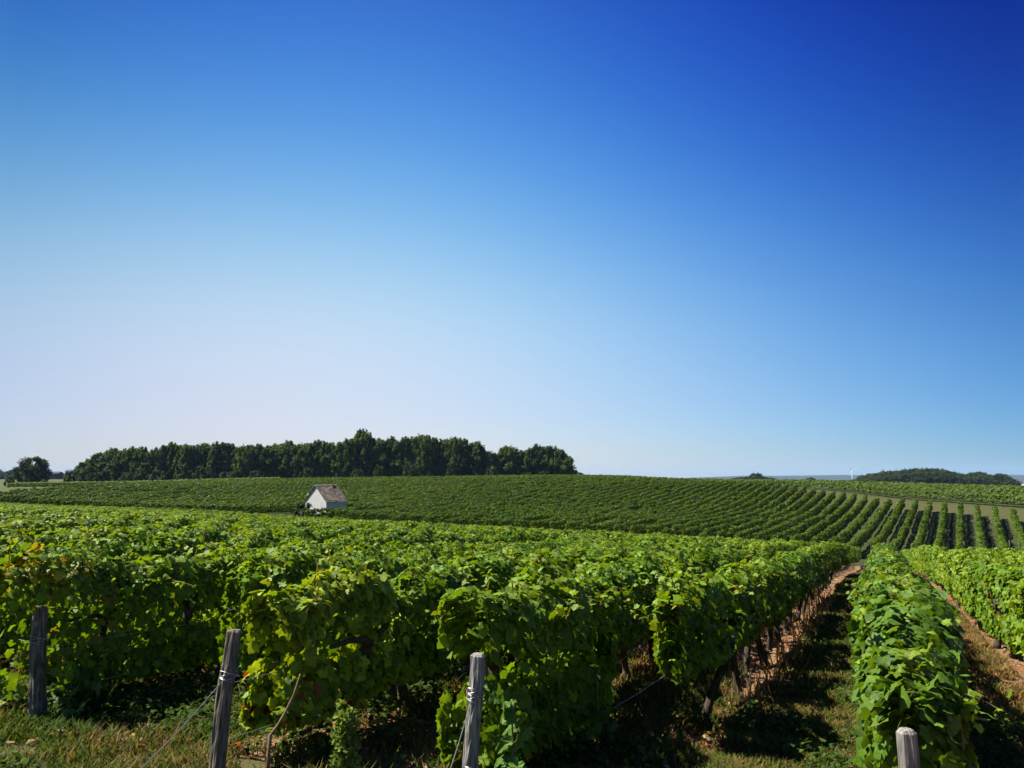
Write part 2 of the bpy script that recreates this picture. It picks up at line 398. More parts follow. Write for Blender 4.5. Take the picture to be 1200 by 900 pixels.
def cat_geo(parts):
    Vs, Fs, Ts, b = [], [], [], 0
    for V, F, T in parts:
        if len(V) == 0: continue
        Vs.append(V); Fs.append(F + b); Ts.append(T); b += len(V)
    return np.concatenate(Vs), np.concatenate(Fs), np.concatenate(Ts)

def leaf_tint(n, P, yellow=.006, dark=1.0):
    g = np.array([.118, .222, .013]) * dark
    k = rng.random(n)
    t = g[None] * (.65 + .8 * k[:, None])
    warm = vnoise(P[:, 0] * .9, P[:, 1] * .9, 5.0)
    t[:, 0] *= 1 + .8 * warm * rng.random(n); t[:, 1] *= 1 + .15 * warm
    big = vnoise(P[:, 0] * .16 + 9, P[:, 1] * .16, 2.0) * .6 + vnoise(P[:, 0] * .5, P[:, 1] * .5, 8.0) * .4
    t[:, 0] *= .80 + .55 * big; t[:, 1] *= .88 + .26 * big
    y = rng.random(n) < yellow * (.4 + 2.2 * sstep(.5, .75, big))
    t[y] = np.array([.28, .26, .02]) * (.6 + .6 * rng.random((y.sum(), 1)))
    o = rng.random(n) < yellow * .18
    t[o] = np.array([.19, .085, .03]) * (.6 + .6 * rng.random((o.sum(), 1)))
    return t

def canopy(p0, u, s0, s1, dens_of_d, seed, offs=None, hmul=None, low=None, width=.175, Htop=1.17, tintf=None, endbulge=True, shoots=True, gap=0.3, gaps=(), dips=.20):
    """foliage of one row running from p0 + u*s0 to p0 + u*s1"""
    u = np.array([u[0], u[1]]); nrm = np.array([-u[1], u[0]])
    parts = []
    edges = np.arange(s0, s1, 2.0)
    # allocate per 2 m piece
    S_, L_, D_ = [], [], []
    for e in edges:
        e2 = min(e + 2.0, s1); mid = p0 + u * (e + e2) / 2; d = float(np.hypot(*mid))
        cnt, lod, _ = dens_of_d(d)
        k = int(cnt * (e2 - e)); 
        if k == 0: continue
        S_.append(e + rng.random(k) * (e2 - e)); L_.append(np.full(k, lod)); D_.append(np.full(k, d))
    if not S_: return None
    s = np.concatenate(S_); lod = np.concatenate(L_); d = np.concatenate(D_); n = len(s)
    # cross-section: angle around, radius toward the shell
    Hn = Htop * (1 + .10 * (vnoise(s * .9, seed * 7.7) - .5) + .11 * (vnoise(s * 3.1, seed * 3.1 + 5) - .5))
    vm_ = .5 + .5 * np.cos(2 * np.pi * s / 1.07 + seed * 2.1 + 1.5 * vnoise(s * .2, seed))
    Hn = Hn * (.93 + .09 * vm_) * (1 - dips * sstep(.66, .82, vnoise(s * .62 + 40, seed * 5.3)))
    if hmul is not None: Hn = Hn * hmul(s)
    lo = np.full(n, .45) + .22 * (vnoise(s * 1.3, seed * 2.3) - .5)
    if low is not None: lo = low(s, lo)
    # thin spots between vines
    wn = width * (.72 + .65 * vnoise(s * 1.1, seed * 1.9 + 20)) 
    wn = wn * (.80 + .36 * vm_)
    q = rng.random(n); shell = q < .72
    th = rng.random(n) * 2 * np.pi
    ch, cw = (Hn - lo) / 2, wn
    # superellipse shell
    ce, se = np.cos(th), np.sin(th); ex = .45
    rx, rz = np.sign(ce) * np.abs(ce) ** ex, np.sign(se) * np.abs(se) ** ex
    rad = np.where(shell, .76 + .28 * rng.random(n) ** .7, np.sqrt(rng.random(n)) * .9)
    lump = .72 + .38 * vnoise(s * 2.6 + seed, rx * 1.4 + 7, (rz * 1.4 + 3)) + .25 * vnoise(s * 6.5 + seed, rx * 2.4 + 7, rz * 2.4 + 3)
    x = rx * cw * rad * lump; z = (Hn + lo) / 2 + rz * ch * rad * (0.9 + .12 * lump)
    # taper of the two ends
    endd = np.minimum(s - s0, s1 - s)
    if endbulge:
        kk = sstep(0, .45, endd + .10 * rng.random(n)); x = x * (.55 + .45 * kk)
        z = np.where(z > .8, .8 + (z - .8) * (.72 + .28 * kk), z)
    keep = np.ones(n, bool)
    if gap: keep &= ~((vnoise(s * 1.25 + 100, seed * 4.4) < gap * (1 - z / 1.2)) & (np.abs(x) > -1) & (rng.random(n) < .8))
    for g0, gw in gaps: keep &= ~((np.abs(s - g0) < gw * (.7 + .6 * rng.random(n))) & (rng.random(n) < .93))
    s, x, z, lod, d, rx, rz, shell = [a[keep] for a in (s, x, z, lod, d, rx, rz, shell)]; n = len(s)
    off = offs(s) if offs is not None else .05 * (vnoise(s * .35, seed * 9.9) - .5)
    pos2 = p0[None] + u[None] * s[:, None] + nrm[None] * (x + off)[:, None]
    cs = np.linspace(s0, s1, max(2, int((s1 - s0) / 2)))
    cpnt = p0[None] + u[None] * cs[:, None]; cz = gz(cpnt[:, 0], cpnt[:, 1])
    zz = np.interp(s, cs, cz) + z
    P = np.column_stack([pos2, zz])
    sd = np.sign(rx + 1e-6)
    Nn = np.column_stack([nrm[0] * rx * 1.1, nrm[1] * rx * 1.1, .14 + 1.15 * np.clip(rz, 0, 1) ** 2]) + rng.normal(0, 1, (n, 3)) * np.where(lod == 0, .58, .44)[:, None]
    Nn[:, 2] = np.abs(Nn[:, 2]) * .95 + .05
    T = np.column_stack([nrm[0] * rx * .6, nrm[1] * rx * .6, -np.ones(n)]) + rng.normal(0, .65, (n, 3))
    tint = leaf_tint(n, P)
    if tintf is not None: tint = tintf(s, z, x, tint)
    for l in (0, 1, 2):
        mk = lod == l
        if not mk.any(): continue
        sz = np.array([dens_of_d(dd)[2] for dd in np.unique(d[mk])]); ud = np.unique(d[mk])
        size = np.interp(d[mk], ud, sz) * (.65 + .6 * rng.random(mk.sum()))
        parts.append(leaf_geo(P[mk], Nn[mk], T[mk], size, tint[mk], l))
    # shoots poking out of the top and sides, near pieces only
    if shoots:
        ns = 0
        for e in edges:
            e2 = min(e + 2.0, s1); mid = p0 + u * (e + e2) / 2; dd = float(np.hypot(*mid))
            k = int((11 if dd < 10 else 6 if dd < 20 else 1 if dd < 45 else 0) * (e2 - e) / 2 * (1 + rng.random()))
            cnt, l, sz0 = dens_of_d(dd)
            for j in range(k):
                ss = e + rng.random() * (e2 - e); m_ = 9 if dd < 14 else 5 if dd < 40 else 3
                sidew = float(np.clip(rng.normal(0, .9), -1.3, 1.3))
                b = p0 + u * ss + nrm * (sidew * width * .6 + (offs(np.array([ss]))[0] if offs is not None else 0))
                hm = float(hmul(np.array([ss]))[0]) if hmul is not None else 1
                zb = float(np.interp(ss, cs, cz)) + Htop * hm * (.97 - .25 * abs(sidew) * .5)
                dirv = np.array([nrm[0] * sidew * .6 + rng.normal(0, .3), nrm[1] * sidew * .6 + rng.normal(0, .3), rng.random() * 1.4 + .25])
                dirv /= np.linalg.norm(dirv); ln = (.12 + .26 * rng.random()) * (1 if dd < 40 else .8)
                t = np.linspace(0.1, 1, m_)[:, None]
                pts = np.array([b[0], b[1], zb])[None] + dirv[None] * ln * t + np.array([0, 0, -.12])[None] * t ** 2
                pts = pts + rng.normal(0, .03, pts.shape)
                Nv = rng.normal(0, .6, (m_, 3)); Nv[:, 2] = np.abs(Nv[:, 2]) + .5
                Tv = rng.normal(0, .7, (m_, 3)); Tv[:, 2] -= .6
                tt = leaf_tint(m_, pts, .008); tt = tt * np.array([1.25, 1.12, 1.0])
                if dd < 12:      # the cane of the shoot
                    c0 = np.array([b[0], b[1], zb - .12]); cp = np.vstack([c0, pts[[2, 5, 8]]]); wv = np.array([.0035, .0035, 0]); rows_ = np.stack([cp - wv, cp + wv], 1).reshape(-1, 3)
                    parts.append((rows_, np.array([(2 * q, 2 * q + 1, 2 * q + 3) for q in range(3)] + [(2 * q, 2 * q + 3, 2 * q + 2) for q in range(3)]), np.tile([.16, .13, .05], (8, 1))))
                parts.append(leaf_geo(pts, Nv, Tv, sz0 * (.95 - .5 * t[:, 0]) * (.8 + .4 * rng.random(m_)), tt, l))
    return cat_geo(parts)

def foliage_obj(name, geo, parent=None, mat=M_LEAF, smooth=False):
    V, F, T = geo
    me = make_mesh(name, V, F, np.full(len(F), 3), mat, tint=T, smooth=smooth)
    return link(name, me, parent)

def dens_near(d):
    if d < 7.5: return (1850, 0, .077)
    if d < 12: return (1750, 0, .073)
    if d < 20: return (1750, 1, .068)
    if d < 34: return (1350, 1, .070)
    if d < 60: return (980, 2, .078)
    return (520, 2, .100)
def dens_far(d):
    if d < 90: return (340, 2, .15)
    if d < 130: return (230, 2, .18)
    return (160, 2, .22)

# bounds of the view, to leave out rows nobody sees
def frame_x(x, y):
    c, s = math.cos(YAW), math.sin(YAW); lat = c * x + s * y; dep = -s * x + c * y
    return 600 + F_PX * lat / max(dep, .1), dep

# ------------------------------------------------------------------ vine trunks (a few mesh variants, shared)
trunk_meshes = []
for i in range(6):
    b = MB(); r = np.random.default_rng(40 + i); pts = []; p = np.array([0, 0, -.06])
    lean = r.normal(0, .10, 2)
    for k in range(9):
        t = k / 8; pts.append((lean[0] * t + .035 * math.sin(3 * t + i), lean[1] * t + .035 * math.cos(4 * t + 2 * i) - .035, -.06 + .66 * t))
    b.tube(pts, [.045, .038, .032, .030, .028, .027, .030, .036, .042], 9, .5, seed=i)
    top = np.array(pts[-1])
    for sgn in (-1, 1):   # two short arms along the wire
        arm = [top + (0, 0, -.02), top + (r.normal(0, .02), sgn * .12, .05), top + (r.normal(0, .02), sgn * .28, .07), top + (0, sgn * .46, .06)]
        b.tube(arm, [.028, .02, .016, .010], 7, .4, seed=i + 9)
    o = b.build("trunk", M_BARK, smooth=True); trunk_meshes.append(o.data); bpy.data.objects.remove(o)

# ------------------------------------------------------------------ the near field
row_start = {0.10: 3.6, -1.40: 5.75, -2.50: 4.35, -3.65: 4.0, -4.80: 4.9, -5.95: 3.75, 1.55: 5.2, 2.85: 6.0}
spec = {}
def leaf_or_sun_tint(c, y0, y1, zlo, zhi, amt):
    def f(s, z, x, t):
        m = (s > y0) & (s < y1) & (z > zlo) & (z < zhi) & (rng.random(len(s)) < amt)
        t[m] = np.array(c) * (.6 + .7 * rng.random((m.sum(), 1))); return t
    return f
def two(f, g):
    return lambda s, z, x, t: g(s, z, x, f(s, z, x, t))
spec[0.10] = dict(dips=.08, name='B', label="vine row between the two grassy aisles, leafy end bulging over a short weathered post",
    low=lambda s, lo: np.where(s < 5.2, .08 + .1 * rng.random(len(s)), lo * .8),
    offs=lambda s: np.where(s < 5.5, .02 * (5.5 - s), 0) - .02, width=.235, gap=.1,
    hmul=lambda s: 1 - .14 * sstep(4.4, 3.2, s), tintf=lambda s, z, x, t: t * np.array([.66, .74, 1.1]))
spec[-1.40] = dict(dips=.05, gaps=((7.3, .24), (9.3, .2), (12.1, .25), (16, .3), (21, .3), (28, .35)), name='A', label="vine row with squared end and bare dark trunk on the left of the grassy aisle", width=.20,
    low=lambda s, lo: lo + .06, hmul=lambda s: 1.0 + 0 * s, tintf=leaf_or_sun_tint((.30, .16, .02), 7.5, 11, .5, 1.1, .035))
spec[-2.50] = dict(name='C', label="bushy vine row trailing to the ground behind the light wooden post at bottom centre", width=.28, gap=.1,
    low=lambda s, lo: np.where(s < 6.3, .05 + .15 * rng.random(len(s)), lo),
    offs=lambda s: -.26 * sstep(8, 5.4, s) + .12 * sstep(5.0, 4.3, s), hmul=lambda s: 1 + .03 * sstep(6, 5, s))
spec[-3.65] = dict(gap=.10, dips=.08, name='D', label="vine row with sunlit-tinted yellow-green end and rusty leaves right of the dark leaning post", width=.24,
    low=lambda s, lo: np.where(s < 4.9, .24, lo - .08), hmul=lambda s: 1 + .05 * sstep(5.5, 4.5, s),
    tintf=two(leaf_or_sun_tint((.27, .36, .02), 3.5, 5.6, .1, 1.4, .6), leaf_or_sun_tint((.32, .07, .02), 3.5, 4.9, .25, .60, .05)))  # first tint paints sun glow into the end leaves, second is rusty leaves
spec[-4.80] = dict(gap=.06, dips=.08, low=lambda s, lo: lo - .12, name='E', label="shaded vine row directly left of the dark leaning post", width=.24)
spec[-5.95] = dict(gap=.04, dips=.05, low=lambda s, lo: lo - np.where(s < 6.5, .30, .1), name='F', label="vine row with yellow shoots on its end above the leftmost wooden post", width=.27,
    hmul=lambda s: 1 + .06 * sstep(4.6, 3.8, s), tintf=two(leaf_or_sun_tint((.38, .33, .02), 3.4, 4.3, 1.0, 1.7, .35), leaf_or_sun_tint((.26, .24, .03), 3.4, 5.0, .3, 1.0, .08)))
spec[1.55] = dict(low=lambda s, lo: lo - .14, name='R3', label="vine row with a reddish patch, first one right of the dry brown aisle", width=.21,
    tintf=leaf_or_sun_tint((.26, .075, .02), 12.4, 13.4, .5, 1.0, .16))
spec[2.85] = dict(low=lambda s, lo: lo - .14, name='R4', label="vine row second from the dry brown aisle, behind the reddish patched row", width=.21)

made = 0
for i, X in enumerate(near_rows):
    X = float(round(X, 3)); key = next((k for k in spec if abs(k - X) < 1e-3), None)
    s0 = row_start[key] if key is not None else 4.35 + .5 * float(vnoise(i * 1.7, 2.0))
    # where does the row enter the frame
    ys = np.arange(s0, Y_END, .5); fx = np.array([frame_x(X, y)[0] for y in ys])
    vis = (fx > -90) & (fx < 1260) & (np.array([frame_x(X, y)[1] for y in ys]) > .5)
    if not vis.any(): continue
    s0 = float(max(s0, ys[vis][0] - .5)); s1 = Y_END - .8 * float(vnoise(i * 3.3, 8.0)) + (.0 if X > -20 else 0)
    kw = dict(spec.get(key, {})) if key is not None else {}
    if key is None and X < 0: kw = dict(dips=.10, width=.20, hmul=lambda s_: 1.03 + 0 * s_, low=lambda s_, lo_: lo_ - (.30 if X > -16 else .1), gap=.06)
    kw.pop('name', None); lab = kw.pop('label', None)
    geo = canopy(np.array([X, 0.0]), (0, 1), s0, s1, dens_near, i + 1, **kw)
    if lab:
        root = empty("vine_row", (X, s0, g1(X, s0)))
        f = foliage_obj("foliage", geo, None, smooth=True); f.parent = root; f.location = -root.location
        tag(root, lab, "vine row", "vine rows of the near field")
        yv = s0 + {0.10: .9, -1.40: 1.2}.get(key, .75); r = np.random.default_rng(900 + i); k = 0
        while yv < (26 if X in (-1.4, .1, 1.55) else 14):
            xo = X + r.normal(0, .03)
            t = link("trunk", trunk_meshes[(k + i) % 6], root)
            t.location = (xo - root.location.x, yv - root.location.y, g1(xo, yv) - root.location.z)
            t.rotation_euler = (0, 0, r.choice([0, math.pi]) + r.normal(0, .15)); sc = .9 + .3 * r.random(); t.scale = (sc * 1.15, sc, sc)
            k += 1; yv += 1.05 + r.normal(0, .06)
    else:
        o = foliage_obj("vine_row", geo)
        if X > 2.85:
            tag(o, "green vine row of the near field right of the dry aisle, seen over nearer rows", "vine row", "vine rows right of the dry aisle")
        else:
            tag(o, "bright green row among the packed vines filling the left of the near field", "vine row", "packed vine rows at the left of the near field")
    made += 1

# ------------------------------------------------------------------ the second field, rising to the path
hut_c = at(382, 600, 88)[:2]
def clip_far(vv):
    """row at offset vv: interval of s (along U2) inside the field"""
    base = V2 * vv
    ss = np.arange(40, 320, .5); P = base[None] + U2[None] * ss[:, None]
    pd = (P[:, 0] - PATH_P[0]) * PATH_N[0] + (P[:, 1] - PATH_P[1]) * PATH_N[1]
    ok = (P[:, 1] > Y_END + 4.5 + .01 * np.abs(P[:, 0])) & (pd < -1.2)
    c, s = math.cos(YAW), math.sin(YAW)
    lat = c * P[:, 0] + s * P[:, 1]; dep = -s * P[:, 0] + c * P[:, 1]; fx = 600 + F_PX * lat / dep
    ok &= (dep < np.interp(fx, [0, 120, 200, 300, 700], [116, 121, 134, 168, 186])) & (fx > -70) & (fx < 1290)
    ok &= np.hypot(P[:, 0] - hut_c[0], P[:, 1] - hut_c[1]) > 3.6
    return ss[ok]
nf = 0; far_rows = []
vv = -24.0; k = 0
while vv < 190:
    s_ok = clip_far(vv)
    if len(s_ok) > 8:
        # split where the hut stands in the row: keep the longer run
        br = np.where(np.diff(s_ok) > 1)[0]
        runs = np.split(s_ok, br + 1); run = max(runs, key=len)
        far_rows.append((vv, float(run[0]) + .8 * float(vnoise(k * 2.2, 1.0)), float(run[-1])))
    vv += 1.38 + .35 * float(sstep(15, 50, vv)); k += 1
for j, (vv, a, b) in enumerate(far_rows):
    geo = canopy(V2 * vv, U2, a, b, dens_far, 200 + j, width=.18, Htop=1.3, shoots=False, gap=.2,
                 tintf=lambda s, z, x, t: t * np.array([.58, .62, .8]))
    if geo is None: continue
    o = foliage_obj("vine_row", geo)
    tag(o, "dark green vine row climbing the opposite slope to the wood and the dry path", "vine row", "vine rows on the opposite slope")

# upper vineyard beyond the path: rows run along the path
for j in range(13):
    p0 = PATH_P + PATH_N * (6.0 + j * 1.9)
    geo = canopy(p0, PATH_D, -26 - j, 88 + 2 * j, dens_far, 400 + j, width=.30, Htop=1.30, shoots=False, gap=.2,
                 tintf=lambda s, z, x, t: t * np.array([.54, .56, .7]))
    if geo is None: continue
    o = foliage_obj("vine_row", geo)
    if j == 0: tag(o, "vine row bordering the dry path, front of the upper vineyard at right", "vine row", "vine rows above the dry path")
    else: tag(o, "vine row on the crest behind the row that borders the dry path", "vine row", "vine rows above the dry path")

# narrow block of vines in front of the wood at the far left
pa, pb = at(8, 572.5, 156)[:2], at(330, 566.5, 176)[:2]
dl = pb - pa; ln = np.linalg.norm(dl); dl = dl / ln; nl = np.array([-dl[1], dl[0]])
for j in range(4):
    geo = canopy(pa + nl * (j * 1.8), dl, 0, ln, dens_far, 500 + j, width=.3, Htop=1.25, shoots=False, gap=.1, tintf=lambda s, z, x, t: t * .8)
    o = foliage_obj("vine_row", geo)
    if j == 0: tag(o, "long thin vine row behind the dry grass strip at far left, nearest of its block", "vine row", "vine rows before the wood at far left")
    else: tag(o, "vine row just behind the front row of the thin block at far left", "vine row", "vine rows before the wood at far left")

# ------------------------------------------------------------------ end posts and wires
def leaning_post(top_px, base_px, d_base, rad, label, seed, wires=(), lean_d=0.0, name="end_post", wraps=(), run=None):
    bpt = at(*base_px, d_base); bpt[2] = g1(bpt[0], bpt[1]) - .12
    tpt = at(*top_px, d_base + lean_d)
    root = empty(name, (bpt[0], bpt[1], bpt[2] + .12)); o3 = np.array(root.location)
    tag(root, label, "wooden post", "end posts of the trellis")
    r = np.random.default_rng(seed); b = MB(); pts = []; nn = 12
    for k in range(nn):
        t = k / (nn - 1); p = bpt + (tpt - bpt) * t
        w_ = .012 * math.sin(t * 5 + seed); pts.append(p - o3 + np.array([w_, 0, 0]))
    rr = [rad * (1.12 - .16 * k / (nn - 1)) for k in range(nn)]; 
    pts.append(np.array(pts[-1]) + (tpt - bpt) / np.linalg.norm(tpt - bpt) * .012); rr.append(rad * .72)
    b.tube(pts, rr, 22, .34, seed=seed); b.build("post", M_POST_PALE if seed in (3, 4) else M_POST, root, smooth=False)
    axis = (tpt - bpt) / np.linalg.norm(tpt - bpt)
    for wtop in wraps:     # wire wound round the post
        cpt = tpt - axis * wtop - o3; b = MB(); q = []
        for k in range(64):
            a = k / 64 * 2 * math.pi * 4; q.append(cpt + np.array([math.cos(a) * (rad + .006), math.sin(a) * (rad + .006), -.05 * k / 64 + .012 * math.sin(a * 1.7)]))
        b.tube(q, .0022, 5); b.build("wire_wrap", M_WIRE, root)
    if run is not None:
        for wz in (.30, .62):
            b = MB(); s_ = tpt - axis * wz - o3; e = np.array([run, tpt[1] + 6.0, g1(run, tpt[1] + 6.0) + (1.0 - wz)]) - o3
            b.tube([s_ + (e - s_) * t + np.array([0, 0, -.03 * math.sin(math.pi * t)]) for t in np.linspace(0, 1, 12)], .0022, 5); b.build("trellis_wire", M_WIRE, root)
    for (wt, gpx, gd) in wires:
        s_ = tpt - axis * wt - o3; e = at(*gpx, gd) - o3; b = MB()
        q = [s_ + (e - s_) * t + np.array([0, 0, -.02 * math.sin(math.pi * t)]) for t in np.linspace(0, 1, 9)]
        b.tube(q, .0026, 5); b.build("anchor_wire", M_WIRE, root)
    return root
leaning_post((48, 712), (41, 862), 5.95, .052, "grey wooden post at the far left under yellow vine shoots", 1, wires=((.22, (18, 748), 6.6),), wraps=(.20,), lean_d=.05, run=-5.95)
leaning_post((274, 740), (250, 914), 4.72, .046, "dark weathered post leaning right, with a slack wire to the lower left", 2, wires=((.24, (150, 915), 4.1),), wraps=(.22,), lean_d=.10, run=-3.65)
leaning_post((558, 768), (551, 925), 4.75, .042, "pale upright post with tangled wire, below the leaves at bottom centre", 3, wires=((.18, (518, 930), 4.3),), wraps=(.18, .21, .62), run=-2.5)
leaning_post((1060, 858), (1066, 1010), 3.12, .032, "short pale post at the bottom right under the bulging vine leaves", 4, wraps=(.30,))
root = empty("trellis_wire"); _a, _b2 = at(790, 784, 6.3), at(708, 836, 6.1); root.location = _a; b = MB(); b.tube([_a - _a, (_b2 - _a) * .5 + np.array([0, 0, -.012]), _b2 - _a], .0028, 5)
b.build("wire", M_WIRE, root); tag(root, "loose thin wire slanting down left from the squared row end", "wire")
for (px, py, d) in ((1037, 658, 57), (1131, 655, 57.5), (1184, 652, 57.5)):
    p = at(px, py, d); z0 = g1(p[0], p[1]); root = empty("end_post", (p[0], p[1], z0)); b = MB()
    b.tube([(0, 0, -.1), (.01, 0, .6), (.02, 0, 1.35)], [.06, .055, .05], 10, .2, seed=int(px)); b.build("post", M_POST, root)
    tag(root, {1037: "small grey post at the far end of the leafy row between the aisles", 1131: "small grey post on the opposite slope, middle of the three at the slope's foot",
               1184: "small grey post on the opposite slope, nearest the right edge"}[px], "wooden post", "posts at the foot of the opposite slope")

# bare cane and weeds at the bottom
root = empty("vine_cane"); b = MB()
q = [at(*p, 4.55) for p in ((314, 915), (315, 880), (317, 862), (327, 848), (334, 836), (344, 815), (352, 790))]
root.location = q[0]; b.tube([p - q[0] for p in q], [.011, .010, .011, .009, .008, .006, .005], 8, .4, seed=3); b.build("cane", M_CANE, root, smooth=True)
tag(root, "bare crooked cane rising between the dark leaning post and the fuzzy weed", "vine cane")

def weed(px, py, d, h, label, seed):
    p = at(px, py, d); z0 = g1(p[0], p[1]); root = empty("weed_plant", (p[0], p[1], z0)); tag(root, label, "weed")
    r = np.random.default_rng(seed); b = MB(); b.tube([(0, 0, -.03), (.01, 0, h * .5), (0.02, 0, h)], [.008, .006, .002], 6); b.build("stem", M_CANE, root)
    nb, per = 40, 44; b2 = MB(); PP, TT_ = [], []
    for q in range(nb):
        t0 = .05 + .75 * q / nb; a = q * 2.4; ln = h * (.40 - .22 * t0) * (.8 + .4 * r.random()); st = np.array([.01 * t0, 0, t0 * h])
        en = st + np.array([math.cos(a) * ln * .34, math.sin(a) * ln * .34, ln * .95]); b2.tube([st, (st + en) / 2 + np.array([math.cos(a), math.sin(a), 0]) * .012, en], [.003, .002, .001], 4)
        tt = r.random(per)[:, None]; PP.append(st + (en - st) * tt + r.normal(0, .007, (per, 3))); TT_.append(np.tile((en - st) / ln, (per, 1)) + r.normal(0, .7, (per, 3)))
    b2.build("branch", M_CANE, root)
    P = np.concatenate(PP); T = np.concatenate(TT_); n = len(P); Nn = r.normal(0, 1, (n, 3))
    ti = np.array([.20, .29, .05])[None] * (.6 + .7 * r.random((n, 1)))
    foliage_obj("leaves", leaf_geo(P, Nn, T, .020 + .016 * r.random(n), ti, 2), root, M_GRASS)
weed(404, 920, 4.35, .60, "upright fuzzy light green weed at the foot of the yellow-green row end", 5)

# suckers: a bright young shoot low beside the pale post
def sucker(px, py, d, n, spread, label, seed, bright=1.6, base_py=None):
    c = at(px, py, d); z0 = g1(c[0], c[1]); root = empty("vine_sucker", (c[0], c[1], z0)); tag(root, label, "vine shoot")
    r = np.random.default_rng(seed); b = MB(); hz = c[2] - z0
    b.tube([(-.03, .05, -.02), (.0, .02, hz * .5), (0, 0, hz), (.03, -.02, hz + spread * .7)], [.007, .006, .005, .003], 6); b.build("cane", M_CANE, root)
    t = r.random(n); P = np.column_stack([r.normal(0, spread * .4, n), r.normal(0, spread * .25, n), hz * .25 + (hz * .75 + spread * .8) * t])
    Nn = r.normal(0, .5, (n, 3)) + np.array([-.2, -.6, .6]); T = r.normal(0, .4, (n, 3)) + np.array([0, 0, -1])
    ti = np.array([.075, .15, .016])[None] * bright * (.6 + .6 * r.random((n, 1)))
    foliage_obj("leaves", leaf_geo(P, Nn, T, .07 + .05 * r.random(n), ti, 0), root)
sucker(600, 838, 4.55, 26, .13, "bright young vine shoot low in the shade right of the pale post", 7)
sucker(700, 795, 5.6, 22, .12, "pale vine shoot trailing in the gap before the squared row end", 8, 1.2)
sucker(96, 842, 6.1, 130, .30, "small leafy vine shoot at the foot of the leftmost wooden post", 9, 1.0)

# ------------------------------------------------------------------ grass, litter
def blades(n, xr, yr, h, label, mask, seed, drycol=.5, name="grass", wid=.0028):
    r = np.random.default_rng(seed)
    x = xr[0] + (xr[1] - xr[0]) * r.random(n * 4); y = yr[0] + (yr[1] - yr[0]) * r.random(n * 4) ** 1.5
    cl = vnoise(x * 3.5, y * 3.5, seed) * .7 + vnoise(x * 12, y * 12, seed + 2) * .3
    keep = mask(x, y) & (cl > .22 + .3 * r.random(len(x))); x, y, cl = x[keep][:n], y[keep][:n], cl[keep][:n]; n = len(x)
    z = gz(x, y) - .01; a = r.random(n) * 6.28; hh = h * (.35 + .9 * r.random(n)) * (.5 + cl)
    lx, ly = np.cos(a), np.sin(a); bend = (.3 + .9 * r.random(n)) * hh
    w_ = wid * (.6 + .8 * r.random(n)) * (1 + .12 * np.hypot(x, y))
    B = np.column_stack([x, y, z]); S = np.column_stack([-ly, lx, 0 * x]) * w_[:, None]
    M = B + np.column_stack([lx * bend * .3, ly * bend * .3, hh * .62]); Tp = B + np.column_stack([lx * bend, ly * bend, hh * .95])
    V = np.stack([B - S, B + S, M + S * .8, M - S * .8, Tp], 1).reshape(-1, 3)
    F = (np.array([[0, 1, 2], [0, 2, 3], [3, 2, 4]])[None] + (np.arange(n) * 5)[:, None, None]).reshape(-1, 3)
    k = r.random(n) + .7 * (vnoise(x * 1.3, y * 1.3, 31) - .5); dryp = drycol(x, y) if callable(drycol) else drycol
    ti = np.where((k < dryp)[:, None], np.array([.27, .165, .06]) * (.5 + .8 * r.random((n, 1))), np.array([.066, .108, .012]) * (.6 + .9 * r.random((n, 1))))
    o = foliage_obj(name, (V, F, np.repeat(ti, 5, 0)), None, M_GRASS); tag(o, label, "grass", kind='stuff')
rowd = lambda x: np.abs(x[:, None] - near_rows[None, :16]).min(1)
blades(80000, (-1.3, .2), (4.0, 34), .075, "green grass down the middle of the aisle", lambda x, y: rowd(x) > .28, 3, drycol=.30)
blades(60000, (.1, 1.6), (3.0, 26), .085, "dry orange grass in the right aisle", lambda x, y: rowd(x) > .15, 4, drycol=.72)
blades(75000, (-9, -1.4), (2.6, 9.5), .10, "mixed green and straw grass round the row ends at left", lambda x, y: np.ones_like(x, bool), 5, drycol=lambda x, y: np.where(y < 4.6, .14, .40))
blades(60000, (-2.4, .5), (3.4, 8), .07, "short weedy grass at the mouth of the aisle", lambda x, y: np.ones_like(x, bool), 6, drycol=.42)

def litter(n, label, seed, xr, yr, mask, col, size, name):
    r = np.random.default_rng(seed); x = xr[0] + (xr[1] - xr[0]) * r.random(n * 3); y = yr[0] + (yr[1] - yr[0]) * r.random(n * 3) ** 1.3
    kp = mask(x, y) & (vnoise(x * 2.2, y * 2.2, seed) > .35); x, y = x[kp][:n], y[kp][:n]; n = len(x)
    P = np.column_stack([x, y, gz(x, y) + .02 + (.14 if name == 'low_weeds' else .03) * r.random(n) ** 1.5]); Nn = r.normal(0, .45, (n, 3)); Nn[:, 2] = 1
    c = np.array(col)[r.integers(0, len(col), n)] * (.6 + .7 * r.random((n, 1)))
    o = foliage_obj(name, leaf_geo(P, Nn, r.normal(0, 1, (n, 3)), size * (.5 + .8 * r.random(n)), c, 1, curl=r.normal(.5, .4, n)), None, M_GRASS)
    tag(o, label, "ground cover", kind='stuff')
DRY = [(.34, .17, .07), (.22, .10, .04), (.42, .26, .12), (.40, .10, .04), (.30, .20, .10), (.48, .33, .18)]
litter(15000, "fallen dry brown and orange leaves lying under the vine rows", 12, (-7.5, 3.2), (3.2, 26), lambda x, y: rowd(x) < .42, DRY, .045, "leaf_litter")
litter(20000, "low broad-leaved weeds at the aisle mouth and the row ends", 13, (-8.5, 1.0), (2.8, 8.5), lambda x, y: vnoise(x * 1.1, y * 1.1, 77) > .53, [(.05, .10, .014), (.075, .13, .016), (.045, .085, .02), (.10, .13, .02)], .042, "low_weeds")
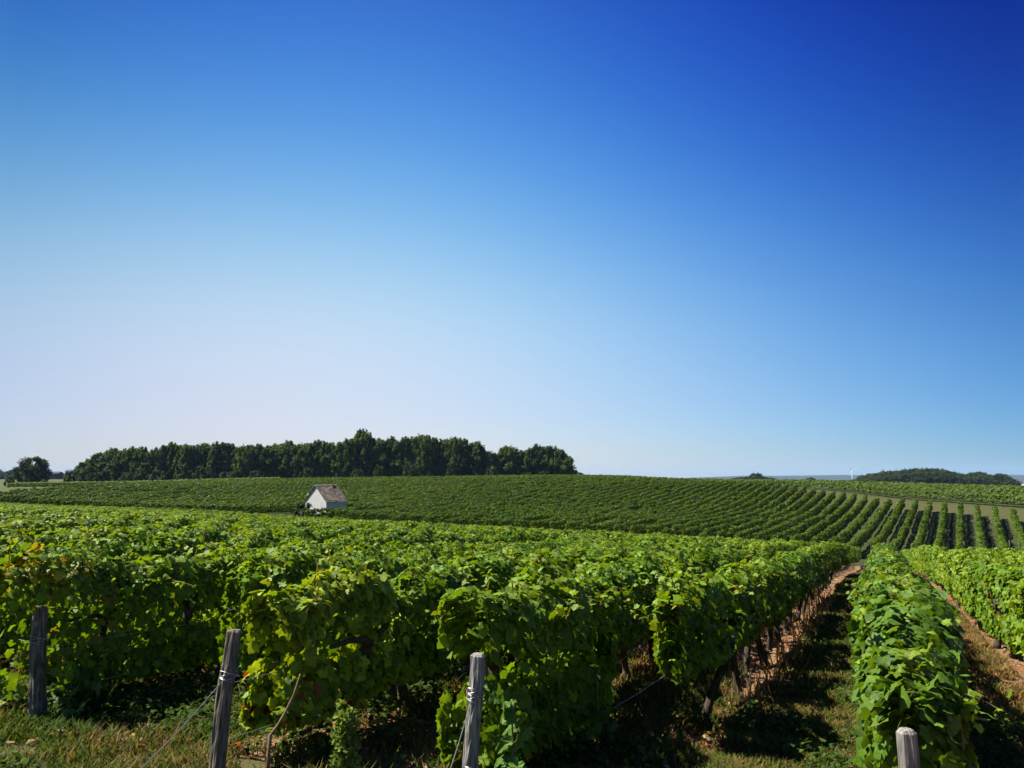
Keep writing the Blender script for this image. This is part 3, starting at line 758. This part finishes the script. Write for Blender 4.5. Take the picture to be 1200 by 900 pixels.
litter(2500, "scattered pale clods and stones beside the vine trunks", 14, (-2.2, 2.6), (5, 40), lambda x, y: rowd(x) < .35, [(.38, .30, .21), (.30, .22, .15)], .04, "stone_litter")

# dead brown stalks under row A
def stalks():
    r = np.random.default_rng(21); n = 240; y = 7.2 + 12 * r.random(n) ** 1.5; x = -1.15 + r.normal(0, .12, n)
    z = gz(x, y); h = .12 + .28 * r.random(n); l = r.normal(0, .25, (n, 2)) * h[:, None]; w_ = .003 + .0006 * y
    B = np.column_stack([x, y, z]); T = B + np.column_stack([l, h]); S = np.column_stack([w_, 0 * w_, 0 * w_])
    V = np.stack([B - S, B + S, T], 1).reshape(-1, 3); F = np.arange(3 * n).reshape(-1, 3)
    ti = np.array([.26, .17, .09])[None] * (.5 + .8 * r.random((n, 1)))
    tag(foliage_obj("dry_stalks", (V, F, np.repeat(ti, 3, 0)), None, M_GRASS), "dead brown weed stalks along the foot of the squared row", "ground cover", kind='stuff')
stalks()

# ------------------------------------------------------------------ the hut
def hut():
    base = at(382, 604, 88); x0, y0 = base[0], base[1]; z0 = g1(x0, y0) - .1
    root = empty("vineyard_hut", (x0, y0, z0)); tag(root, "small white vineyard hut with steep grey tiled roof standing in the vines", "hut")
    # local frame: origin at the corner nearest the camera; gable runs to -X, long wall to +Y (then turned)
    root.rotation_euler = (0, 0, YAW + math.radians(44))
    W, L = 4.7, 2.6
    ze = at(382, 587.5, 88)[2] - z0; zr = at(369, 570, 89)[2] - z0 + .05
    # gable on the side facing left: spans local y 0..W at x=0 ; long wall spans local x 0..L at y=0
    b = MB(); t = .3
    b.add([(0, 0, -.2), (0, W, -.2), (0, W, ze), (0, W / 2, zr), (0, 0, ze), (t, 0, -.2), (t, W, -.2), (t, W, ze), (t, W / 2, zr), (t, 0, ze)],
          [(0, 4, 3, 2, 1), (5, 6, 7, 8, 9), (0, 5, 9, 4), (4, 9, 8, 3), (3, 8, 7, 2), (2, 7, 6, 1), (0, 1, 6, 5)])
    b.add([(L - t, 0, -.2), (L - t, W, -.2), (L - t, W, ze), (L - t, W / 2, zr), (L - t, 0, ze), (L, 0, -.2), (L, W, -.2), (L, W, ze), (L, W / 2, zr), (L, 0, ze)],
          [(0, 4, 3, 2, 1), (5, 6, 7, 8, 9), (0, 5, 9, 4), (4, 9, 8, 3), (3, 8, 7, 2), (2, 7, 6, 1), (0, 1, 6, 5)])
    b.box((t + .002, .003, -.2), (L - t - .002, t, ze - .01)); b.box((t + .002, W - t, -.2), (L - t - .002, W - .003, ze - .01))
    b.build("wall", M_RENDER, root)
    # roof planes built of overlapping tile courses
    b = MB(); oh = .16; nc = 14; th = .05
    sl = (zr - ze) / (W / 2)
    r = np.random.default_rng(3)
    for side in (0, 1):
        for k in range(nc):
            d0 = -oh + (W / 2 + oh) * k / nc; d1 = -oh + (W / 2 + oh) * (k + 1) / nc + .03
            nt_ = 18
            for j in range(nt_):
                xa = -.14 + (L + .28) * j / nt_; xb = -.14 + (L + .28) * (j + 1) / nt_ - .006
                jz = r.normal(0, .006)
                def pt(x, d, up):
                    yy = d if side == 0 else W - d
                    return (x, yy, ze + sl * d + up)
                v = [pt(xa, d0, .07 + jz), pt(xb, d0, .07 + jz), pt(xb, d1, .045 + jz), pt(xa, d1, .045 + jz), pt(xa, d0, .03 + jz), pt(xb, d0, .03 + jz), pt(xb, d1, .01), pt(xa, d1, .01)]
                b.add(v, [(0, 1, 2, 3), (4, 7, 6, 5), (0, 4, 5, 1), (1, 5, 6, 2), (2, 6, 7, 3), (3, 7, 4, 0)])
    rf = b.build("roof", M_TILE, root)
    b = MB()
    for j in range(12):
        xa = -.14 + (L + .28) * j / 12
        if j == 9: continue
        b.tube([(xa, W / 2, zr + .05), (xa + (L + .28) / 12 - .02, W / 2, zr + .05)], [.075, .06], 8)
    b.build("ridge_tile", M_RENDER, rf)
    b = MB(); xa = -.14 + (L + .28) * 9 / 12
    b.tube([(xa, W / 2, zr + .055), (xa + .34, W / 2, zr + .055)], [.11, .10], 8)
    b.box((xa - .05, W / 2 - .34, zr - .36 * sl + .10), (xa + .38, W / 2 - .06, zr - .04))
    b.build("repaired_tile", M_TILE_O, rf)
    b = MB(); b.box((.55, W + .012, -.2), (1.35, W + .55, ze + .75)); b.build("chimney", M_RENDER, root)
    return root
hut()

# ------------------------------------------------------------------ trees
def crown_mesh(seed, H, R, low=.05, shape='oval', n=5200, col=(.026, .048, .014), leaf=.42, clumps=60):
    r = np.random.default_rng(seed)
    t = r.random(clumps); t = low + (1 - low) * t
    if shape == 'oval': prof = np.sqrt(np.clip(1 - ((t - .36) / .66) ** 2, 0, 1)) * .92 + .06
    elif shape == 'spire': prof = np.clip(1.02 - t, 0, 1) ** .45 * (.75 + .25 * np.sqrt(np.clip(t * 4, 0, 1)))
    else: prof = np.sqrt(np.clip(1 - ((t - .5) / .52) ** 2, 0, 1))
    a = r.random(clumps) * 6.28; rr = R * prof * (.3 + .8 * np.sqrt(r.random(clumps)))
    C = np.column_stack([np.cos(a) * rr, np.sin(a) * rr, t * H * .95])
    cs = R * (.14 + .15 * r.random(clumps)) * (.55 + .6 * prof); br = .70 + .6 * r.random(clumps)
    # thin leader shoots for an uneven outline
    k = r.integers(0, clumps, n); v = r.normal(0, 1, (n, 3)); v /= np.linalg.norm(v, axis=1, keepdims=True)
    q = r.random(n) ** .45
    P = C[k] + v * (cs[k] * q * (1 + .35 * r.normal(0, 1, n) * (r.random(n) < .12)))[:, None] * np.array([1, 1, 1.25])
    if shape != 'round':      # upright sprays that fray the outline
        m = r.random(n) < .20; ka = r.integers(0, clumps, m.sum()); tt_ = r.random(m.sum())
        P[m] = C[ka] + np.column_stack([r.normal(0, .10, m.sum()) * R * .5, r.normal(0, .10, m.sum()) * R * .5, tt_ * H * .075 + cs[ka] * .5])
    P[:, 2] = np.clip(P[:, 2], .15, None)
    Nn = v + r.normal(0, .6, (n, 3)) + np.array([0, 0, .3]); T = r.normal(0, 1, (n, 3))
    ti = np.array(col)[None] * (br[k] * (.6 + .8 * r.random(n)))[:, None]; ti[:, 0] *= 1 + .5 * r.random(n)
    V, F, TT = leaf_geo(P, Nn, T, leaf * (.5 + .9 * r.random(n)), ti, 2)
    cm = make_mesh("crown", V, F, np.full(len(F), 3), M_TREE, tint=TT)
    b = MB(); b.tube([(0, 0, -.3), (.1, 0, H * .3), (0, .1, H * .6), (.05, 0, H * .9)], [R * .075 + .06, R * .06 + .04, R * .035 + .02, .02], 7, .3, seed=seed)
    for j in range(9):
        t0 = .12 + .7 * j / 9; e = C[r.integers(0, clumps)]; s_ = np.array([0, 0, t0 * H]); e = np.array([e[0], e[1], max(e[2], t0 * H + .3)])
        b.tube([s_, (s_ + e) / 2 + (0, 0, -.1), e], [.05, .035, .015], 5)
    o = b.build("trunk", M_TBARK); tm = o.data; bpy.data.objects.remove(o)
    return cm, tm, H, R
DK = (.040, .074, .022)
TREES = {
    'oval': [crown_mesh(60 + i, 10, 2.5, .03, 'oval', 9000, ((.080, .150, .028), (.058, .125, .028), (.090, .150, .030), (.062, .112, .030))[i], clumps=(90, 60, 110, 75)[i], leaf=.30) for i in range(4)],
    'tall': [crown_mesh(70 + i, 12, 2.1, .03, 'spire', 9000, ((.066, .130, .030), (.078, .140, .028), (.060, .112, .032), (.072, .145, .028))[i], clumps=100, leaf=.28) for i in range(4)],
    'round': [crown_mesh(80 + i, 8, 3.6, .06, 'round', 9000, DK, clumps=120, leaf=.40) for i in range(3)],
    'bush': [crown_mesh(90 + i, 2.4, 1.6, .0, 'round', 1500, (.045, .080, .018), clumps=26, leaf=.28) for i in range(2)]}
tree_no = 0
def plant(kind, px, top_y, d, label, group=None, rw=None, base_px_y=None, cat="tree", name="tree", col=None):
    global tree_no
    cm, tm, H, R = TREES[kind][tree_no % len(TREES[kind])]; tree_no += 1
    p = at(px, 560, d); z0 = g1(p[0], p[1]); h = at(px, top_y, d)[2] - z0
    root = empty(name, (p[0], p[1], z0 - .1)); tag(root, label, cat, group)
    sz = max(h, .5) / H; sx = (rw / R) if rw else sz
    c = link("crown", cm, root); t = link("trunk", tm, root)
    for o in (c, t): o.scale = (sx, sx, sz); o.rotation_euler = (0, 0, float(rng.random() * 6.28))
    return root
PR = [(90, 556), (94, 546), (98, 538), (108, 532), (118, 529), (132, 526), (145, 524), (155, 521), (165, 525), (172, 529), (182, 523), (192, 520), (200, 518), (210, 520), (219, 519), (228, 522), (240, 518), (252, 518),
      (262, 516), (272, 522), (281, 521), (290, 519), (300, 520), (310, 521), (320, 519), (330, 518), (340, 518), (350, 519), (360, 517), (368, 516), (378, 515), (388, 518), (398, 517), (408, 515), (415, 509), (423, 503), (431, 509), (440, 515), (449, 513), (458, 512),
      (468, 514), (477, 511), (486, 509), (494, 508), (503, 511), (512, 514), (521, 512), (530, 511), (540, 514), (550, 515), (558, 516), (566, 521), (574, 531), (582, 530), (592, 519), (601, 526), (609, 530), (617, 524), (626, 521), (634, 520),
      (642, 523), (650, 524), (658, 527), (664, 534), (670, 543), (674, 553)]
PRX, PRY = zip(*PR)
LW_F = "dark green tree standing in the front edge of the long wood"
k = 0
for px in np.arange(96, 676, 8.6):
    r1, r2 = rng.random(2); ty = float(np.interp(px, PRX, PRY))
    lab, grp = LW_F, "trees along the front of the long wood"
    plant('tall' if r1 < .35 else 'oval', px + 2 * r1, ty + (0 if k % 2 == 0 else 1 + 5 * r2), 205 + 5 * r2,
          lab, grp, rw=2.3 + 1.3 * r2); k += 1
for px in np.arange(92, 672, 9.2):
    r1, r2 = rng.random(2); ty = float(np.interp(px, PRX, PRY))
    plant('oval' if r1 < .5 else 'tall', px + 3 * r1, ty + 2 + 3 * r2, 213 + 6 * r2, "dark tree of the long wood standing behind its front edge", "trees behind the front edge of the wood", rw=2.0 + .9 * r2)
for px in np.arange(110, 660, 12):
    r1, r2 = rng.random(2); ty = float(np.interp(px, PRX, PRY))
    plant('oval', px + 3 * r1, ty + 3 + 3 * r2, 221 + 6 * r2, "dark tree of the long wood standing behind its front edge", "trees behind the front edge of the wood", rw=2.4 + .9 * r2)
plant('round', 423, 503.5, 209, "tallest tree of the long wood, its rounded top above the others", rw=2.3)
for px, ty, rw in ((86, 552, 2.2), (112, 553, 1.8), (215, 543, 2.2), (238, 545, 2.2), (300, 551, 2.0), (480, 540, 1.8), (530, 541, 1.6), (618, 553, 1.5), (638, 552, 1.4), (150, 553, 2.0), (186, 551, 2), (265, 552, 2), (360, 548, 1.8), (420, 549, 1.6), (575, 548, 1.6), (445, 546, 1.5)):
    plant('bush', px, ty, 200, "low rounded bush at the foot of the long wood", "bushes along the foot of the long wood", rw=rw, cat="bush", name="bush")
# far left
plant('round', 37, 535, 195, "lone dark round tree in the field left of the wood", rw=3.5)
plant('bush', 10.5, 558, 185, "small dark bush left of the lone round tree", rw=1.0, cat="bush", name="bush")
plant('bush', 51, 562, 190, "low bush at the right foot of the lone round tree", rw=1.2, cat="bush", name="bush")
plant('bush', 165, 570, 122, "small pale rounded bush on the edge of the dry grass strip", rw=.62, cat="bush", name="bush")
plant('bush', 357, 588, 86.5, "dark green bush against the left corner of the white hut", rw=1.1, cat="bush", name="bush")
for i, (px, ty) in enumerate(((-4, 551), (3, 552), (9, 553), (15, 551), (21, 549), (27, 552), (58, 554), (66, 555), (71, 554), (-12, 552))):
    plant('round', px, ty, 520, "distant tree on the skyline behind the lone round tree", "distant trees at the far left", rw=5.5)
# right-hand wood behind the crest
W2 = [(1006, 561), (1014, 557), (1022, 555), (1031, 554), (1040, 552), (1048, 552), (1056, 551), (1064, 550), (1072, 549), (1081, 549), (1090, 549), (1099, 549), (1107, 551), (1115, 553), (1124, 555), (1132, 555), (1140, 554),
      (1149, 553), (1157, 556), (1164, 558)]
for i, (px, ty) in enumerate(W2):
    plant('round', px, ty, 430 + 8 * (i % 3), "round dark tree of the small wood on the right skyline", "trees of the wood on the right skyline", rw=5.2)
    plant('round', px + 4, ty + 4, 418, "round dark tree of the small wood on the right skyline", "trees of the wood on the right skyline", rw=4.4)
plant('round', 1173, 555, 415, "separate dark tree at the right end of the skyline wood", rw=4.8)
plant('round', 1184, 561, 410, "low dark tree furthest right on the skyline before the tan field", rw=4.0)
for px, ty in ((862, 560), (868, 559), (876, 558.5), (896, 558.5), (903, 560)):
    plant('round', px, ty, 420, "low dark tree on the skyline beside the domed one", "low trees beside the domed skyline tree", rw=4.2)
plant('round', 886, 554.5, 420, "domed dark tree standing out on the skyline over the crest vines", rw=4.6)
plant('round', 949, 559.5, 520, "tiny dark tree on the skyline left of the wind turbine", rw=4.0)
for px, ty in ((688, 559.5), (697, 559.8), (713, 559)):
    plant('round', px, ty, 430, "tiny distant tree on the horizon just right of the long wood", "tiny trees right of the long wood", rw=3.5)

# ------------------------------------------------------------------ far sheds and wind turbine
def shed(px0, px1, topy, boty, d, label, wall, roofm, name, stripes=False):
    a, c = at(px0, boty, d), at(px1, boty, d); top = at((px0 + px1) / 2, topy, d)[2]
    z0 = g1(a[0], a[1]) - .3; u = (c - a)[:2]; L = float(np.linalg.norm(u)); ang = math.atan2(u[1], u[0]); H = top - z0; Dp = L * .55
    root = empty(name, (a[0], a[1], z0)); root.rotation_euler = (0, 0, ang); tag(root, label, "shed")
    b = MB(); b.box((0, 0, 0), (L, Dp, H * .84)); b.build("wall", wall, root)
    b = MB(); b.add([(-.3, -.3, H * .84 + .01), (L + .3, -.3, H * .84 + .01), (L + .3, Dp + .3, H * .84 + .01), (-.3, Dp + .3, H * .84 + .01), (-.3, Dp / 2, H), (L + .3, Dp / 2, H)],
                    [(0, 1, 5, 4), (2, 3, 4, 5), (0, 4, 3), (1, 2, 5), (0, 3, 2, 1)]); b.build("roof", roofm, root)
    if stripes:
        for f in (.12, .58):
            b = MB(); b.box((L * f, -.06, 0), (L * (f + .24), -.004, H * .74)); b.build("door", M_METAL_B, root)
shed(76, 95, 550, 558, 330, "far pale metal shed with dark blue doors beside the left end of the wood", M_METAL_W, M_METAL_B, "metal_shed", True)
shed(50, 68, 552.6, 557.5, 420, "far low barn with long dark roof right of the lone round tree", M_DARKROOF, M_DARKROOF, "barn")

def turbine():
    d = 4000; hub = at(998.5, 551, d); z0 = g1(hub[0], hub[1]) - 1; root = empty("wind_turbine", (hub[0], hub[1], z0)); H = hub[2] - z0
    tag(root, "distant white wind turbine on the horizon at right", "wind turbine")
    b = MB(); b.tube([(0, 0, 0), (0, 0, H * .5), (0, 0, H - 1)], [3.8, 3.0, 2.2], 16); b.build("tower", M_WHITE, root, smooth=True)
    c, s = math.cos(YAW), math.sin(YAW); right = np.array([c, s, 0]); fwd = np.array([-s, c, 0]); up = np.array([0, 0, 1.0])
    hb = np.array([0, 0, H]); b = MB(); b.tube([hb - fwd * 5, hb - fwd * 3, hb + fwd * 5], [1.2, 2.6, 2.4], 12); b.build("nacelle", M_WHITE, root)
    for a in (139, 19, 259):
        dr = right * math.cos(math.radians(a)) + up * math.sin(math.radians(a)); o_ = hb - fwd * 5
        b = MB(); b.tube([o_, o_ + dr * 5, o_ + dr * 16, o_ + dr * 29], [1.2, 1.9, 1.2, .4], 8); b.build("blade", M_WHITE, root)
turbine()

# ------------------------------------------------------------------ air
hm, hn, ho = new_mat("air"); vol = N(hn, "ShaderNodeVolumePrincipled"); vol.inputs['Color'].default_value = (.45, .68, 1.0, 1)
vol.inputs['Density'].default_value = 0.00007; vol.inputs['Anisotropy'].default_value = 0.0
hn.links.new(vol.outputs[0], ho.inputs['Volume'])
b = MB(); b.box((-7800, -1900, -60), (7800, 7900, 75)); hz = b.build("haze", hm); tag(hz, kind='stuff')
hz['label'] = "thin blue air fading the far hills"
